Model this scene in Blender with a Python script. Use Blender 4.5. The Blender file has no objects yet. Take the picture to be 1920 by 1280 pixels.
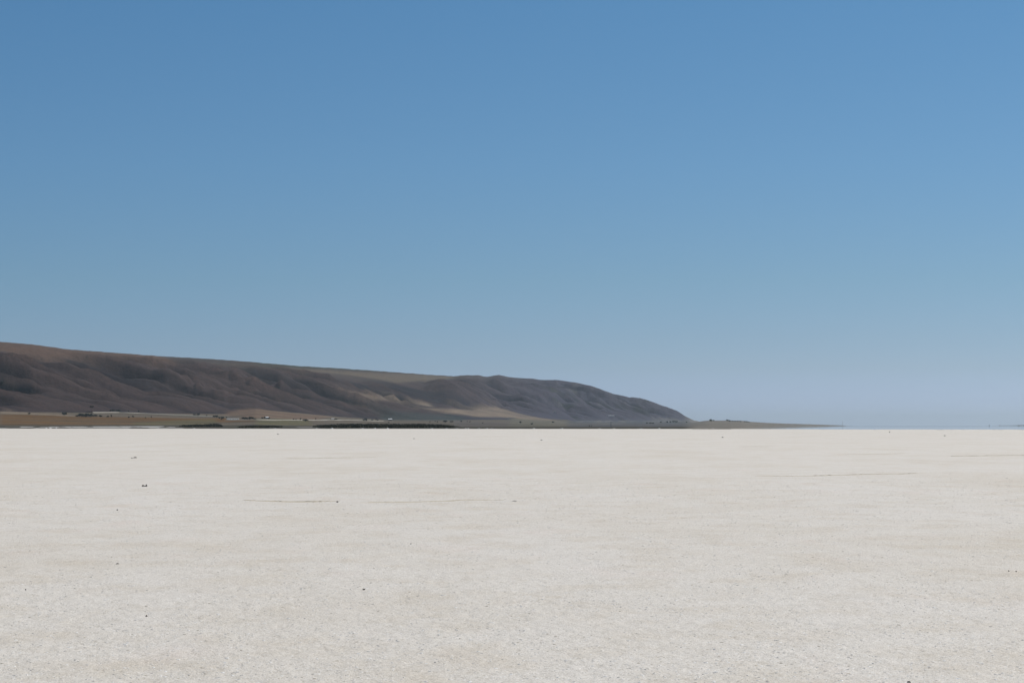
import bpy, math, random
import numpy as np
from mathutils import Vector

random.seed(7)
SC = bpy.context.scene
COL = SC.collection
R = math.radians

# ------------------------------------------------------------------ camera
EYE = 1.65
FPX = 4516.0                      # focal length in photo pixels (1920 wide)
PITCH = math.atan((797.5 - 640.0) / FPX)
cam_d = bpy.data.cameras.new('camera')
cam_d.sensor_width = 36.0
cam_d.lens = FPX / 1920.0 * 36.0
cam_d.clip_start = 0.1
cam_d.clip_end = 400000.0
cam = bpy.data.objects.new('camera', cam_d)
cam.location = (0, 0, EYE)
cam.rotation_euler = (math.pi / 2 + PITCH, 0, 0)
COL.objects.link(cam)
SC.camera = cam

# ------------------------------------------------------------------ sky, sun, exposure
SUN_EL, SUN_AZ = R(48), R(52)     # azimuth from straight ahead towards the right
world = bpy.data.worlds.new('World')
SC.world = world
world.use_nodes = True
wn = world.node_tree
bg = wn.nodes['Background']
sky = wn.nodes.new('ShaderNodeTexSky')
sky.sky_type = 'NISHITA'
sky.sun_disc = False
sky.sun_elevation = SUN_EL
sky.sun_rotation = SUN_AZ
sky.altitude = 1000
sky.air_density = 0.45
sky.dust_density = 1.0
sky.ozone_density = 2.0
# the low air is dusty: the sky's light is filtered smoothly towards the horizon, all the way round
geo = wn.nodes.new('ShaderNodeNewGeometry')
sep = wn.nodes.new('ShaderNodeSeparateXYZ')
wn.links.new(geo.outputs['Incoming'], sep.inputs[0])
mr = wn.nodes.new('ShaderNodeMapRange')
mr.inputs['From Min'].default_value = 0.0
mr.inputs['From Max'].default_value = -0.24      # Incoming points towards the viewer
mr.interpolation_type = 'LINEAR'
wn.links.new(sep.outputs['Z'], mr.inputs['Value'])
ramp = wn.nodes.new('ShaderNodeValToRGB')
SKY_RAMP = [(0.0, (0.78, 0.84, 1.12)), (0.10, (0.675, 0.735, 0.775)), (0.15, (0.640, 0.730, 0.745)), (0.25, (0.61, 0.77, 0.75)),
            (0.45, (0.59, 0.86, 0.88)), (0.75, (0.55, 0.94, 1.0)), (1.0, (0.54, 0.94, 1.0))]
cr = ramp.color_ramp
cr.elements[0].position, cr.elements[1].position = 0.0, 1.0
for p, c in SKY_RAMP[1:-1]:
    cr.elements.new(p)
for e, (p, c) in zip(cr.elements, SKY_RAMP):
    e.position = p
    e.color = (*c, 1)
wn.links.new(mr.outputs[0], ramp.inputs[0])
mul = wn.nodes.new('ShaderNodeMix')
mul.data_type = 'RGBA'
mul.blend_type = 'MULTIPLY'
mul.inputs['Factor'].default_value = 1.0
wn.links.new(sky.outputs[0], mul.inputs['A'])
wn.links.new(ramp.outputs[0], mul.inputs['B'])
wn.links.new(mul.outputs['Result'], bg.inputs[0])
bg.inputs[1].default_value = 0.10

sun_d = bpy.data.lights.new('sun', 'SUN')
sun_d.energy = 4.0
sun_d.angle = R(0.53)
sun_d.color = (1.0, 0.945, 0.87)
sun = bpy.data.objects.new('sun', sun_d)
to_sun = Vector((math.sin(SUN_AZ) * math.cos(SUN_EL), math.cos(SUN_AZ) * math.cos(SUN_EL), math.sin(SUN_EL)))
sun.rotation_euler = to_sun.to_track_quat('Z', 'Y').to_euler()
sun.location = to_sun * 600
COL.objects.link(sun)

vs = SC.view_settings
vs.view_transform = 'Standard'
vs.look = 'None'
vs.exposure = 0.0
vs.gamma = 1.0
vs.use_curve_mapping = False
SC.render.engine = 'CYCLES'
SC.cycles.use_denoising = True
SC.cycles.use_adaptive_sampling = False

# ------------------------------------------------------------------ helpers
def tag(o, label=None, cat=None, group=None, kind=None):
    if label: o['label'] = label
    if cat: o['category'] = cat
    if group: o['group'] = group
    if kind: o['kind'] = kind
    return o

def link(name, me, mat=None, parent=None):
    if mat is not None:
        me.materials.clear()
        me.materials.append(mat)
    o = bpy.data.objects.new(name, me)
    COL.objects.link(o)
    if parent is not None:
        o.parent = parent
    return o

def empty(name, loc, rz=0.0):
    o = bpy.data.objects.new(name, None)
    o.location = loc
    o.rotation_euler = (0, 0, rz)
    o.empty_display_size = 0.1
    COL.objects.link(o)
    return o

def np_mesh(name, V, F, smooth=True, color=None):
    """mesh from numpy vertices and faces (all quads or all triangles)"""
    V = np.asarray(V, dtype=np.float32)
    F = np.asarray(F, dtype=np.int32)
    n = F.shape[1]
    me = bpy.data.meshes.new(name)
    me.vertices.add(len(V))
    me.vertices.foreach_set('co', V.ravel())
    me.loops.add(F.size)
    me.loops.foreach_set('vertex_index', F.ravel())
    me.polygons.add(len(F))
    me.polygons.foreach_set('loop_start', np.arange(0, F.size, n, dtype=np.int32))
    me.polygons.foreach_set('loop_total', np.full(len(F), n, dtype=np.int32))
    me.polygons.foreach_set('use_smooth', np.full(len(F), smooth, dtype=bool))
    if color is not None:
        a = me.color_attributes.new('cover', 'FLOAT_COLOR', 'POINT')
        c = np.ones((len(V), 4), dtype=np.float32)
        c[:, :3] = color
        a.data.foreach_set('color', c.ravel())
    me.update(calc_edges=True)
    me.validate()
    return me

_rng = np.random.default_rng(11)
_perm = _rng.permutation(512)
_perm = np.concatenate([_perm, _perm, _perm])
_ga = _rng.uniform(0, 2 * np.pi, 512)
_gx, _gy = np.cos(_ga), np.sin(_ga)

def perlin(x, y, seed=0):
    x = np.asarray(x, dtype=np.float64) + seed * 17.31
    y = np.asarray(y, dtype=np.float64) + seed * 9.77
    xi = np.floor(x).astype(np.int64); yi = np.floor(y).astype(np.int64)
    fx = x - xi; fy = y - yi
    u = fx * fx * fx * (fx * (fx * 6 - 15) + 10)
    v = fy * fy * fy * (fy * (fy * 6 - 15) + 10)
    def g(ix, iy, dx, dy):
        h = _perm[(_perm[ix & 511] + iy) & 511]
        return _gx[h] * dx + _gy[h] * dy
    a = g(xi, yi, fx, fy); b = g(xi + 1, yi, fx - 1, fy)
    c = g(xi, yi + 1, fx, fy - 1); d = g(xi + 1, yi + 1, fx - 1, fy - 1)
    return (a + (b - a) * u + (c + (d - c) * u - a - (b - a) * u) * v) * 1.5

def fbm(x, y, oct=4, seed=0, gain=0.5):
    s, a, f = 0, 1, 1
    for k in range(oct):
        s = s + a * perlin(x * f, y * f, seed + k * 3)
        a *= gain; f *= 2.03
    return s

def smooth(e0, e1, x):
    t = np.clip((x - e0) / (e1 - e0), 0, 1)
    return t * t * (3 - 2 * t)

def project(X, Y, Z):
    cp, sp = math.cos(PITCH), math.sin(PITCH)
    dep = Y * cp + (Z - EYE) * sp
    up = -Y * sp + (Z - EYE) * cp
    return 960 + FPX * X / dep, 640 - FPX * up / dep

def ray_flat(px, py, z=0.0):
    """the point of the level z seen in direction px, py"""
    cp, sp = math.cos(PITCH), math.sin(PITCH)
    dx = (px - 960) / FPX; dy = -(py - 640) / FPX
    d = (dx, cp - dy * sp, sp + dy * cp)
    k = (z - EYE) / d[2]
    return d[0] * k, d[1] * k

# ------------------------------------------------------------------ materials
class NT:
    def __init__(self, name):
        self.m = bpy.data.materials.new(name)
        self.m.use_nodes = True
        self.t = self.m.node_tree
        self.b = self.t.nodes['Principled BSDF']
        self.b.inputs['Specular IOR Level'].default_value = 0.25
    def n(self, typ, **kw):
        o = self.t.nodes.new(typ)
        for k, v in kw.items():
            if k in o.inputs: o.inputs[k].default_value = v
            else: setattr(o, k, v)
        return o
    def l(self, a, b): self.t.links.new(a, b)
    def noise(self, vec, scale, detail=3, rough=0.55):
        o = self.n('ShaderNodeTexNoise', Scale=scale, Detail=detail, Roughness=rough)
        self.l(vec, o.inputs['Vector'])
        return o.outputs['Fac']
    def ramp(self, fac, stops):
        o = self.n('ShaderNodeValToRGB')
        r = o.color_ramp
        r.elements[0].position, r.elements[1].position = stops[0][0], stops[-1][0]
        for p, c in stops[1:-1]: r.elements.new(p)
        for e, (p, c) in zip(r.elements, stops):
            e.position = p
            e.color = (*c, 1) if isinstance(c, tuple) else (c, c, c, 1)
        self.l(fac, o.inputs[0])
        return o.outputs[0]
    def mix(self, a, b, fac, mode='MIX'):
        o = self.n('ShaderNodeMix', data_type='RGBA', blend_type=mode)
        for s, v in (('Factor', fac), ('A', a), ('B', b)):
            if isinstance(v, bpy.types.NodeSocket): self.l(v, o.inputs[s])
            elif isinstance(v, tuple): o.inputs[s].default_value = (*v, 1)
            else: o.inputs[s].default_value = v
        return o.outputs['Result']
    def pos(self, scale=(1, 1, 1)):
        g = self.n('ShaderNodeNewGeometry')
        m = self.n('ShaderNodeMapping')
        m.inputs['Scale'].default_value = scale
        self.l(g.outputs['Position'], m.inputs['Vector'])
        return m.outputs[0]

def simple(name, col, rough=0.85, var=0.25, scale=0.6):
    k = NT(name)
    p = k.pos()
    f = k.noise(p, scale, 4)
    c = k.mix(tuple(v * (1 - var) for v in col), tuple(min(1, v * (1 + var)) for v in col), f)
    k.l(c, k.b.inputs['Base Color'])
    k.b.inputs['Roughness'].default_value = rough
    return k.m

# salt crust
def salt_material():
    k = NT('salt_crust')
    p = k.pos()
    big = k.noise(k.pos((0.16, 0.05, 1)), 1.0, 5, 0.6)        # broad damp and dusty patches
    mid = k.noise(k.pos((1, 0.55, 1)), 0.9, 5, 0.65)
    fine = k.noise(p, 38.0, 3, 0.8)
    grit = k.noise(p, 75.0, 2, 0.6)
    c = k.ramp(big, [(0.32, (0.684, 0.636, 0.570)), (0.5, (0.722, 0.684, 0.634)), (0.68, (0.740, 0.706, 0.666))])
    c = k.mix(c, k.ramp(mid, [(0.34, (0.94, 0.915, 0.875)), (0.52, (1, 1, 1)), (0.7, (1.02, 1.02, 1.02))]), 1.0, 'MULTIPLY')
    lump = k.noise(k.pos((1, 0.35, 1)), 5.5, 3, 0.7)          # decimetre scale crumbling, still seen far off
    c = k.mix(c, k.ramp(lump, [(0.30, (0.90, 0.89, 0.87)), (0.42, (0.98, 0.98, 0.975)), (0.58, (1.0, 1.0, 1.0)), (0.72, (1.04, 1.04, 1.04))]), 1.0, 'MULTIPLY')
    c = k.mix(c, k.ramp(fine, [(0.28, (0.42, 0.39, 0.34)), (0.38, (0.80, 0.775, 0.74)), (0.47, (0.99, 0.985, 0.98)), (0.58, (1.0, 1.0, 1.0)), (0.70, (1.26, 1.26, 1.26))]), 1.0, 'MULTIPLY')
    grain = k.noise(k.pos((1, 0.5, 1)), 21.0, 2, 0.8)
    c = k.mix(c, k.ramp(grain, [(0.30, (0.88, 0.87, 0.84)), (0.42, (0.98, 0.975, 0.97)), (0.56, (1.0, 1.0, 1.0)), (0.72, (1.04, 1.04, 1.04))]), 1.0, 'MULTIPLY')
    tiny = k.noise(p, 90.0, 2, 0.8)
    c = k.mix(c, k.ramp(tiny, [(0.30, (0.62, 0.60, 0.56)), (0.42, (0.94, 0.93, 0.92)), (0.56, (1.0, 1.0, 1.0)), (0.68, (1.25, 1.25, 1.25))]), 1.0, 'MULTIPLY')
    pink = k.ramp(k.noise(k.pos((0.5, 0.16, 1)), 1.3, 3), [(0.58, 0.0), (0.76, 1.0)])
    c = k.mix(c, k.mix(c, (1.0, 0.965, 0.955), 1.0, 'MULTIPLY'), pink)
    k.l(c, k.b.inputs['Base Color'])
    k.b.inputs['Roughness'].default_value = 0.75
    b1 = k.n('ShaderNodeBump', Strength=0.55, Distance=0.02)
    k.l(fine, b1.inputs['Height'])
    b2 = k.n('ShaderNodeBump', Strength=0.35, Distance=0.006)
    k.l(grit, b2.inputs['Height'])
    k.l(b1.outputs[0], b2.inputs['Normal'])
    k.l(b2.outputs[0], k.b.inputs['Normal'])
    return k.m
M_SALT = salt_material()

def nodule_material():
    k = NT('salt_nodule')
    a = k.n('ShaderNodeAttribute', attribute_name='cover')
    f = k.noise(k.pos(), 60.0, 3)
    c = k.mix(a.outputs['Color'], k.ramp(f, [(0.3, 0.85), (0.7, 1.12)]), 1.0, 'MULTIPLY')
    k.l(c, k.b.inputs['Base Color'])
    k.b.inputs['Roughness'].default_value = 0.7
    return k.m
M_NODULE = nodule_material()

def land_material():
    k = NT('dry_land')
    a = k.n('ShaderNodeAttribute', attribute_name='cover')
    f1 = k.noise(k.pos((1, 1, 1)), 0.012, 5, 0.6)
    f2 = k.noise(k.pos((1, 1, 1)), 0.06, 4, 0.65)
    c = k.mix(a.outputs['Color'], k.ramp(f1, [(0.3, (0.91, 0.92, 0.94)), (0.5, (1, 1, 1)), (0.7, (1.10, 1.07, 1.03))]), 1.0, 'MULTIPLY')
    c = k.mix(c, k.ramp(f2, [(0.3, (0.78, 0.80, 0.80)), (0.55, (1.0, 1.0, 1.0)), (0.75, (1.2, 1.16, 1.08))]), 0.8, 'MULTIPLY')
    f3 = k.noise(k.pos((1, 1, 1)), 0.16, 3, 0.7)              # scrub and stones
    c = k.mix(c, k.ramp(f3, [(0.36, (0.50, 0.53, 0.55)), (0.45, (0.96, 0.96, 0.96)), (0.60, (1.0, 1.0, 1.0)), (0.70, (1.45, 1.36, 1.25))]), 0.9, 'MULTIPLY')
    k.l(c, k.b.inputs['Base Color'])
    k.b.inputs['Roughness'].default_value = 0.95
    k.b.inputs['Specular IOR Level'].default_value = 0.1
    bp = k.n('ShaderNodeBump', Strength=0.5, Distance=5.0)
    k.l(f2, bp.inputs['Height'])
    k.l(bp.outputs[0], k.b.inputs['Normal'])
    return k.m
M_LAND = land_material()

def mirage_material():
    k = NT('mirage_mirror')
    k.b.inputs['Base Color'].default_value = (0.30, 0.34, 0.36, 1)
    k.b.inputs['Roughness'].default_value = 0.012
    k.b.inputs['IOR'].default_value = 1.33
    k.b.inputs['Specular IOR Level'].default_value = 0.5
    f = k.noise(k.pos((0.3, 1, 1)), 0.8, 3)
    bp = k.n('ShaderNodeBump', Strength=0.008, Distance=0.02)
    k.l(f, bp.inputs['Height'])
    k.l(bp.outputs[0], k.b.inputs['Normal'])
    return k.m
M_MIRAGE = mirage_material()

M_STONE = simple('dark_stone', (0.022, 0.020, 0.018), 0.9, 0.35, 40)
M_STONE2 = simple('grey_stone', (0.09, 0.083, 0.072), 0.9, 0.35, 40)
M_STONE3 = simple('pale_grey_stone', (0.26, 0.245, 0.22), 0.9, 0.3, 40)
M_MUD = simple('dried_mud', (0.52, 0.455, 0.355), 0.9, 0.3, 12)
M_MUD_DARK = simple('dark_mud', (0.42, 0.36, 0.28), 0.9, 0.4, 14)
M_HEAP = simple('heaped_salt', (0.70, 0.69, 0.67), 0.6, 0.06, 3)
M_BARK = simple('bark', (0.06, 0.045, 0.033), 0.95, 0.3, 3)
M_LEAF = simple('dark_leaves', (0.026, 0.037, 0.024), 0.8, 0.45, 0.9)
M_LEAF2 = simple('grey_green_leaves', (0.042, 0.050, 0.036), 0.8, 0.4, 0.9)
M_REED = simple('reeds', (0.088, 0.078, 0.044), 0.9, 0.5, 0.25)
M_WHITEWALL = simple('white_plaster', (0.72, 0.70, 0.66), 0.8, 0.08, 0.6)
M_GREYWALL = simple('grey_wall', (0.26, 0.24, 0.22), 0.85, 0.15, 0.6)
M_WHITEROOF = simple('white_sheet_roof', (0.78, 0.78, 0.78), 0.5, 0.05, 0.8)
M_DARKROOF = simple('dark_tile_roof', (0.10, 0.07, 0.06), 0.8, 0.2, 1.0)
M_GLASS = simple('window_dark', (0.03, 0.035, 0.04), 0.2, 0.1, 1.0)
M_DOOR = simple('door_paint', (0.10, 0.07, 0.05), 0.7, 0.2, 1.0)
M_METAL = simple('grey_metal', (0.22, 0.23, 0.24), 0.5, 0.1, 1.0)
M_ROAD = simple('gravel_road', (0.27, 0.25, 0.21), 0.95, 0.2, 0.05)

# ------------------------------------------------------------------ water (mirror sheet added for the mirage gap beyond the salt, out to the horizon)
ang = np.linspace(0, 2 * np.pi, 97)[:-1]
rad = np.array([600, 1200, 2500, 5000, 10000, 20000, 45000, 90000.])
V = np.array([(r * math.sin(a), r * math.cos(a), -0.07) for r in rad for a in ang])
n = len(ang)
F = np.array([(i * n + j, i * n + (j + 1) % n, (i + 1) * n + (j + 1) % n, (i + 1) * n + j)
              for i in range(len(rad) - 1) for j in range(n)])[:, ::-1]
o = link('mirage_sheet', np_mesh('mirage_sheet', V, F), M_MIRAGE)
tag(o, 'thin mirror sheet added for the mirage between the salt edge and the far shore', kind='structure')

# ------------------------------------------------------------------ salt flat
def salt_edge(px):
    y = np.interp(px, [-800, 0, 200, 480, 960, 1300, 1420, 1600, 1920, 2800],
                  [802.6, 802.8, 803.0, 803.4, 803.6, 803.7, 803.9, 804.6, 804.8, 805.0])
    return EYE * FPX / (y - 797.5)

dense = np.tan(np.linspace(math.atan(-0.30), math.atan(0.30), 620))
az_dense = np.arctan(dense)
az_rest = np.linspace(az_dense[-1], 2 * np.pi + az_dense[0], 52)[1:-1]
AZ = np.concatenate([az_dense, az_rest])
r1 = [10.5]
while r1[-1] < 75: r1.append(r1[-1] + 0.045 + 0.00028 * (r1[-1] - 10) ** 1.75)
while r1[-1] < 1050: r1.append(r1[-1] * 1.09)
rows = np.array([0.6, 2, 5, 8] + r1[:-1])
rr, aa = np.meshgrid(rows, AZ, indexing='ij')
px_a = 960 + FPX * np.tan(AZ)
front = np.cos(AZ) > 0.8
edge = np.where(front, salt_edge(np.clip(px_a, -3000, 5000)) / np.cos(AZ), 1500.0)
edge = edge * (1 + 0.02 * perlin(px_a / 40.0, 0 * px_a, 5) + 0.012 * perlin(px_a / 9.0, 0 * px_a, 6))
last = np.stack([edge * 0.955, edge * 0.985, edge])
rr = np.vstack([rr, last]); aa = np.vstack([aa, np.tile(AZ, (3, 1))])
SX, SY = rr * np.sin(aa), rr * np.cos(aa)
inw = (np.abs(aa) < 0.30) | (aa > 2 * np.pi - 0.30)
def crust(x, y, r):
    """height of the crust: gentle swells, puffy lumps, small crumbly bumps"""
    fine = 1 - smooth(22, 45, r)
    return smooth(9, 13, r) * (1 - smooth(60, 90, r)) * (
        0.007 * fbm(x * 1.1, y * 0.7, 2, 3) + 0.003 * np.abs(fbm(x * 4.5, y * 3.0, 2, 8))
        + fine * (0.0045 * fbm(x * 9.0, y * 6.5, 2, 9)) - 0.004)
SZ = inw * crust(SX, SY, rr)
lip = smooth(0.95, 1.0, rr / edge[None, :]) * (rr > 900)
SZ = SZ + lip * 0.02 * (0.4 + perlin(SX / 3.0, SY / 30.0, 4))
m, n = rr.shape
idx = np.arange(m * n).reshape(m, n)
nx = np.roll(idx, -1, axis=1)
F = np.stack([idx[:-1], idx[1:], nx[1:], nx[:-1]], axis=-1).reshape(-1, 4)[:, ::-1]
V = np.stack([SX, SY, SZ], axis=-1).reshape(-1, 3)
me = np_mesh('salt_flat', V, F)
o = link('salt_flat', me, M_SALT)
tag(o, 'wide flat white salt crust of a dried lake bed', kind='structure')
# the patch under the camera (closes the hole at the centre of the sheet)
ring = np.stack([0.6 * np.sin(AZ), 0.6 * np.cos(AZ), 0 * AZ], axis=-1)
V = np.vstack([[[0, 0, 0]], ring])
F = np.array([(0, 1 + (j + 1) % n, 1 + j) for j in range(n)])
me2 = np_mesh('salt_patch', V, F)
tag(link('salt_patch', me2, M_SALT, o), kind=None)

def salt_z(x, y):
    r = math.hypot(x, y); a = math.atan2(x, y)
    return float(crust(np.array(x), np.array(y), np.array(r))) if abs(a) < 0.3 else 0.0

# ------------------------------------------------------------------ land: shore plain, hillside, spit
PXT = [-1500, -900, -400, 0, 60, 130, 200, 300, 400, 480, 560, 640, 720, 800, 850, 868, 880, 898, 908, 914, 935, 955, 975, 1000, 1012, 1045, 1080, 1110,
       1130, 1150, 1170, 1180, 1187, 1200, 1220, 1240, 1258, 1270, 1285, 1300, 1320]
PYT = [600, 612, 626, 640.5, 645.5, 655, 660, 667.5, 673, 679, 686, 690.5, 696, 702, 705, 703.5, 703, 703.2, 705.5, 706.2, 702.3, 706.8, 708.5, 709.5, 712, 712, 717, 723.5,
       731, 738, 742, 745, 744.3, 746, 751.5, 759.5, 765.5, 770, 780, 787.5, 792]
def foot_y(px):    # distance of the hill foot along each direction
    return np.interp(px, [-1600, -900, -400, 0, 240, 480, 720, 960, 1130, 1290, 1400], [2300, 2900, 3700, 4600, 5050, 5650, 6650, 8050, 9600, 11500, 12600])
def foot_z(px):
    return np.interp(px, [-1600, -400, 0, 240, 430, 480, 560, 640, 720, 800, 960, 1060, 1180, 1290, 1330],
                     [24, 26, 28, 28, 28, 40, 33, 24, 18, 19, 20, 13, 16, 21, 20])
def spit_top(px):
    return np.interp(px, [1280, 1300, 1360, 1390, 1404, 1440, 1500, 1550, 1572, 1582, 1592], [18.6, 18.6, 18.8, 18.4, 15.2, 11.2, 8.2, 4.8, 3.0, 1.6, -1.0])
def shore_y(px):   # distance at which land comes out of the lake
    return np.interp(px, [-1600, 1370, 1400, 1425, 1450, 1500, 1550, 1582, 1592], [1000, 1080, 1900, 3000, 4200, 7000, 9300, 10800, 11300])
def rise_y(px):    # distance at which the flats start rising
    return np.interp(px, [-1600, -400, 0, 300, 480, 720, 960, 1290, 1370, 1425, 1500, 1582],
                     [1700, 2700, 3500, 3400, 3300, 3500, 3800, 4200, 3800, 4200, 7000, 10000])

pxc = np.concatenate([np.arange(-1500, -60, 22.0), np.arange(-60, 1600.1, 2.6)])
yr = np.concatenate([np.arange(1130, 1700, 32), np.arange(1700, 3500, 55.), np.arange(3500, 4500, 28.), np.arange(4500, 15600, 17.5)])
Y, P = np.meshgrid(yr, pxc, indexing='ij')
A = (P - 960) / FPX
X = A * Y
FY, FZ, SH, RI = foot_y(P), foot_z(P), shore_y(P), rise_y(P)
rt = np.clip((Y - RI) / (FY - RI), 0, 1)
flat = 0.10 + 0.22 * fbm(X / 260., Y / 420., 3, 2)
flat = np.where(Y < 1550, flat * 0 - 0.03 + smooth(1300, 1560, Y) * (flat + 0.03), flat)
apron = flat + FZ * rt ** 1.35 + rt * (1 - rt) * 5.0 * fbm(X / 300., Y / 300., 4, 21)
# spit
top = spit_top(P)
TY = np.interp(P, [1280, 1440, 1550, 1582], [9500, 9300, 10800, 11900])
sp = top * smooth(0, 1, np.clip((Y - SH) / (TY - SH), 0, 1)) ** 0.8 * (1 - smooth(1200, 3200, Y - TY)) + 0.15
sp = sp * (1 + 0.04 * fbm(X / 220., Y / 300., 3, 33))
sp = np.where(Y < SH, -1.5, sp)
wsp = smooth(1285, 1330, P)
apron = apron * (1 - wsp) + sp * wsp
apron = np.where((Y < SH) & (P > 1370), -1.5, apron)
# scarp: spurs and gullies run down the face, the face runs away from the camera
s = 0.255 * X + 0.967 * Y
q = -0.967 * X + 0.255 * Y
pf = np.linspace(-1600, 1400, 240)
fy_ = foot_y(pf); fx_ = (pf - 960) / FPX * fy_
sf = 0.255 * fx_ + 0.967 * fy_; qf = -0.967 * fx_ + 0.255 * fy_
t = q - np.interp(s, sf, qf)
warp = 45 * fbm(X / 420., Y / 420., 2, 41)
sw = s + 0.20 * np.clip(t, 0, 2500) + warp
def ridged(v, sd, lat): return 1 - np.abs(perlin(v, lat, sd)) * 2.2
g1 = ridged(sw / 250., 51, t / 2600.)
g2 = ridged((sw + 0.1 * warp) / 112., 52, t / 1500.)
g3 = ridged((sw + 0.2 * warp) / 48., 53, t / 600.)
gul = 0.42 * np.clip(g1, -1, 1) + 0.44 * np.clip(g2, -1, 1) + 0.32 * np.clip(g3, -1, 1)   # high on spur crests, low in gullies? (ridged = spurs)
gul = 1.07 - gul
gul = gul * np.clip(0.85 + 0.75 * fbm(s / 420., t / 260., 3, 57), 0.35, 1.45)      # some stretches cut deeper than others
Wd = 470.0
Hs = (190 - 3 * smooth(5500, 9500, s)) * (1 - smooth(10600, 12700, s) * 0.9)
tt = t + 40 * fbm(s / 500., t / 900., 3, 61) - 50 * (gul - 0.55)
u = np.clip(tt / Wd, 0, 1)
prof = 0.35 * u + 0.65 * smooth(0, 1, u) 
wgt = np.clip(smooth(0.10, 0.55, t / Wd) * (1 - smooth(0.85, 1.35, t / Wd)), 0, 1)
hill = Hs * prof - 0.42 * Hs * (1 - 0.45 * smooth(8500, 11000, s)) * wgt * np.clip(gul, 0, 1.6)
hill += np.clip(tt - Wd * 0.85, 0, 2600) * 0.105 * np.clip(Hs / 180, 0.2, 1)
hill += smooth(0, 200, t) * (6.0 * fbm(X / 240., Y / 240., 5, 71) + 13 * wgt * fbm(sw / 105., t / 230., 5, 73, 0.6))
hill = np.where(t > 0, np.maximum(hill, -0.2 * FZ * 0), 0) * smooth(0, 90, t)
def poly_mask(pts, x, y):
    inside = np.zeros(x.shape, bool)
    m = len(pts)
    for i in range(m):
        x0, y0 = pts[i]; x1, y1 = pts[(i + 1) % m]
        if y0 == y1: continue
        c = ((y0 > y) != (y1 > y)) & (x < (x1 - x0) * (y - y0) / (y1 - y0) + x0)
        inside ^= c
    return inside
# fit the skyline
tgt = np.interp(pxc, PXT, PYT) + 0.5 * perlin(pxc / 14.0, 0 * pxc, 91) + 0.25 * perlin(pxc / 5.0, 0 * pxc, 92)
def box_blur(G, ky, kx):
    for ax, k in ((0, ky), (1, kx)):
        pad = [(0, 0), (0, 0)]; pad[ax] = (k + 1, k)
        c = np.cumsum(np.pad(G, pad, mode='edge'), axis=ax)
        G = (np.take(c, range(2 * k + 1, c.shape[ax]), axis=ax) - np.take(c, range(0, c.shape[ax] - 2 * k - 1), axis=ax)) / (2 * k + 1)
    return G
def skyline():
    py = np.where(t > 30, project(X, Y, apron + hill)[1], 900)
    k = np.argmin(py, axis=0)
    return py, k, py[k, np.arange(len(pxc))]
def fit_broad(times):
    global hill
    for it in range(times):
        py, k, now = skyline()
        ap_k = project(X, Y, apron)[1][k, np.arange(len(pxc))]
        ratio = np.clip((ap_k - tgt) / np.maximum(ap_k - now, 0.6), 0.3, 2.2)
        ratio = np.where(pxc > 1318, 0.0, ratio)
        g = np.exp(-0.5 * (np.arange(-24, 25) / 10.0) ** 2); g /= g.sum()
        rs = np.convolve(np.pad(ratio, 24, mode='edge'), g, 'valid')
        near_end = smooth(1230, 1290, pxc)                 # the headland's nose ends sharply
        hill = hill * (rs * (1 - near_end) + ratio * near_end)[None, :]
def fit_crest(times):
    global hill
    for it in range(times):
        py, k, now = skyline()
        dz = (now - tgt) / FPX * Y
        w = np.exp(-((py - now[None, :]) / 13.0) ** 2) * (t > 30)
        hill = np.where(P > 1318, 0, hill + np.clip(dz, -60, 60) * w)
fit_broad(5)
# the grassy fans are smooth
FANS = [[(600, 722), (660, 728), (765, 742), (825, 752), (830, 768), (780, 764), (690, 750), (630, 742)],
        [(755, 762), (800, 760), (900, 758), (962, 768), (1010, 780), (1075, 792), (1030, 793), (960, 787), (890, 785), (800, 772)],
        [(530, 688), (600, 690), (700, 696), (870, 705), (800, 717), (745, 722), (655, 706)]]
PX, PY = project(X, Y, apron + hill)
fan = np.zeros(X.shape)
for f_ in FANS: fan = np.maximum(fan, poly_mask(f_, PX, PY).astype(float))
fan = np.clip(box_blur(fan, 9, 7) * 1.5, 0, 1)
hill = hill * (1 - fan) + box_blur(box_blur(hill, 24, 16), 24, 16) * fan
fit_broad(1)
fit_crest(6)
Z = apron + hill
PX, PY = project(X, Y, Z)

# -------- land cover (what grows or lies there, with some painted shade and haze)
cover = np.zeros(X.shape + (3,))
def setc(mask, c, w=1.0):
    mw = (mask.astype(float) * w)[..., None]
    cover[:] = cover * (1 - mw) + np.array(c) * mw
base_n = np.clip(0.5 + 0.75 * fbm(sw / 75., t / 420., 4, 81), 0, 1)[..., None]
cover[:] = np.array([0.013, 0.0095, 0.0130]) * (1 - base_n) + np.array([0.029, 0.0195, 0.0220]) * base_n
# grass and scrub tones with lit spur crests and shaded gullies painted in
spur = np.clip(1 - gul / 1.1, 0, 1)
setc(t > 0, (0.066, 0.043, 0.039), 0.66 * smooth(0.42, 0.85, spur) * smooth(0, 60, t))
setc(t > 0, (0.009, 0.008, 0.014), 0.7 * smooth(0.62, 1.2, gul) * wgt)
setc(t > Wd * 0.9, (0.085, 0.066, 0.052), 0.8 * smooth(0.95, 1.35, t / Wd))
setc(t > 0, (0.058, 0.060, 0.094), 0.68 * smooth(760, 1080, PX))  # bluer to the right: the far headland's haze is painted in
# scattered dark thickets on the far headland
th = smooth(0.2, 0.55, fbm(sw / 230., t / 190., 4, 88)) * smooth(880, 980, PX)
setc(t > 40, (0.014, 0.021, 0.022), 0.7 * th)
rk = smooth(0.45, 0.7, fbm(sw / 120., t / 60., 3, 87)) * smooth(1000, 1060, PX) * (PY < 758)
setc(t > 40, (0.20, 0.195, 0.185), 0.22 * rk)
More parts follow.
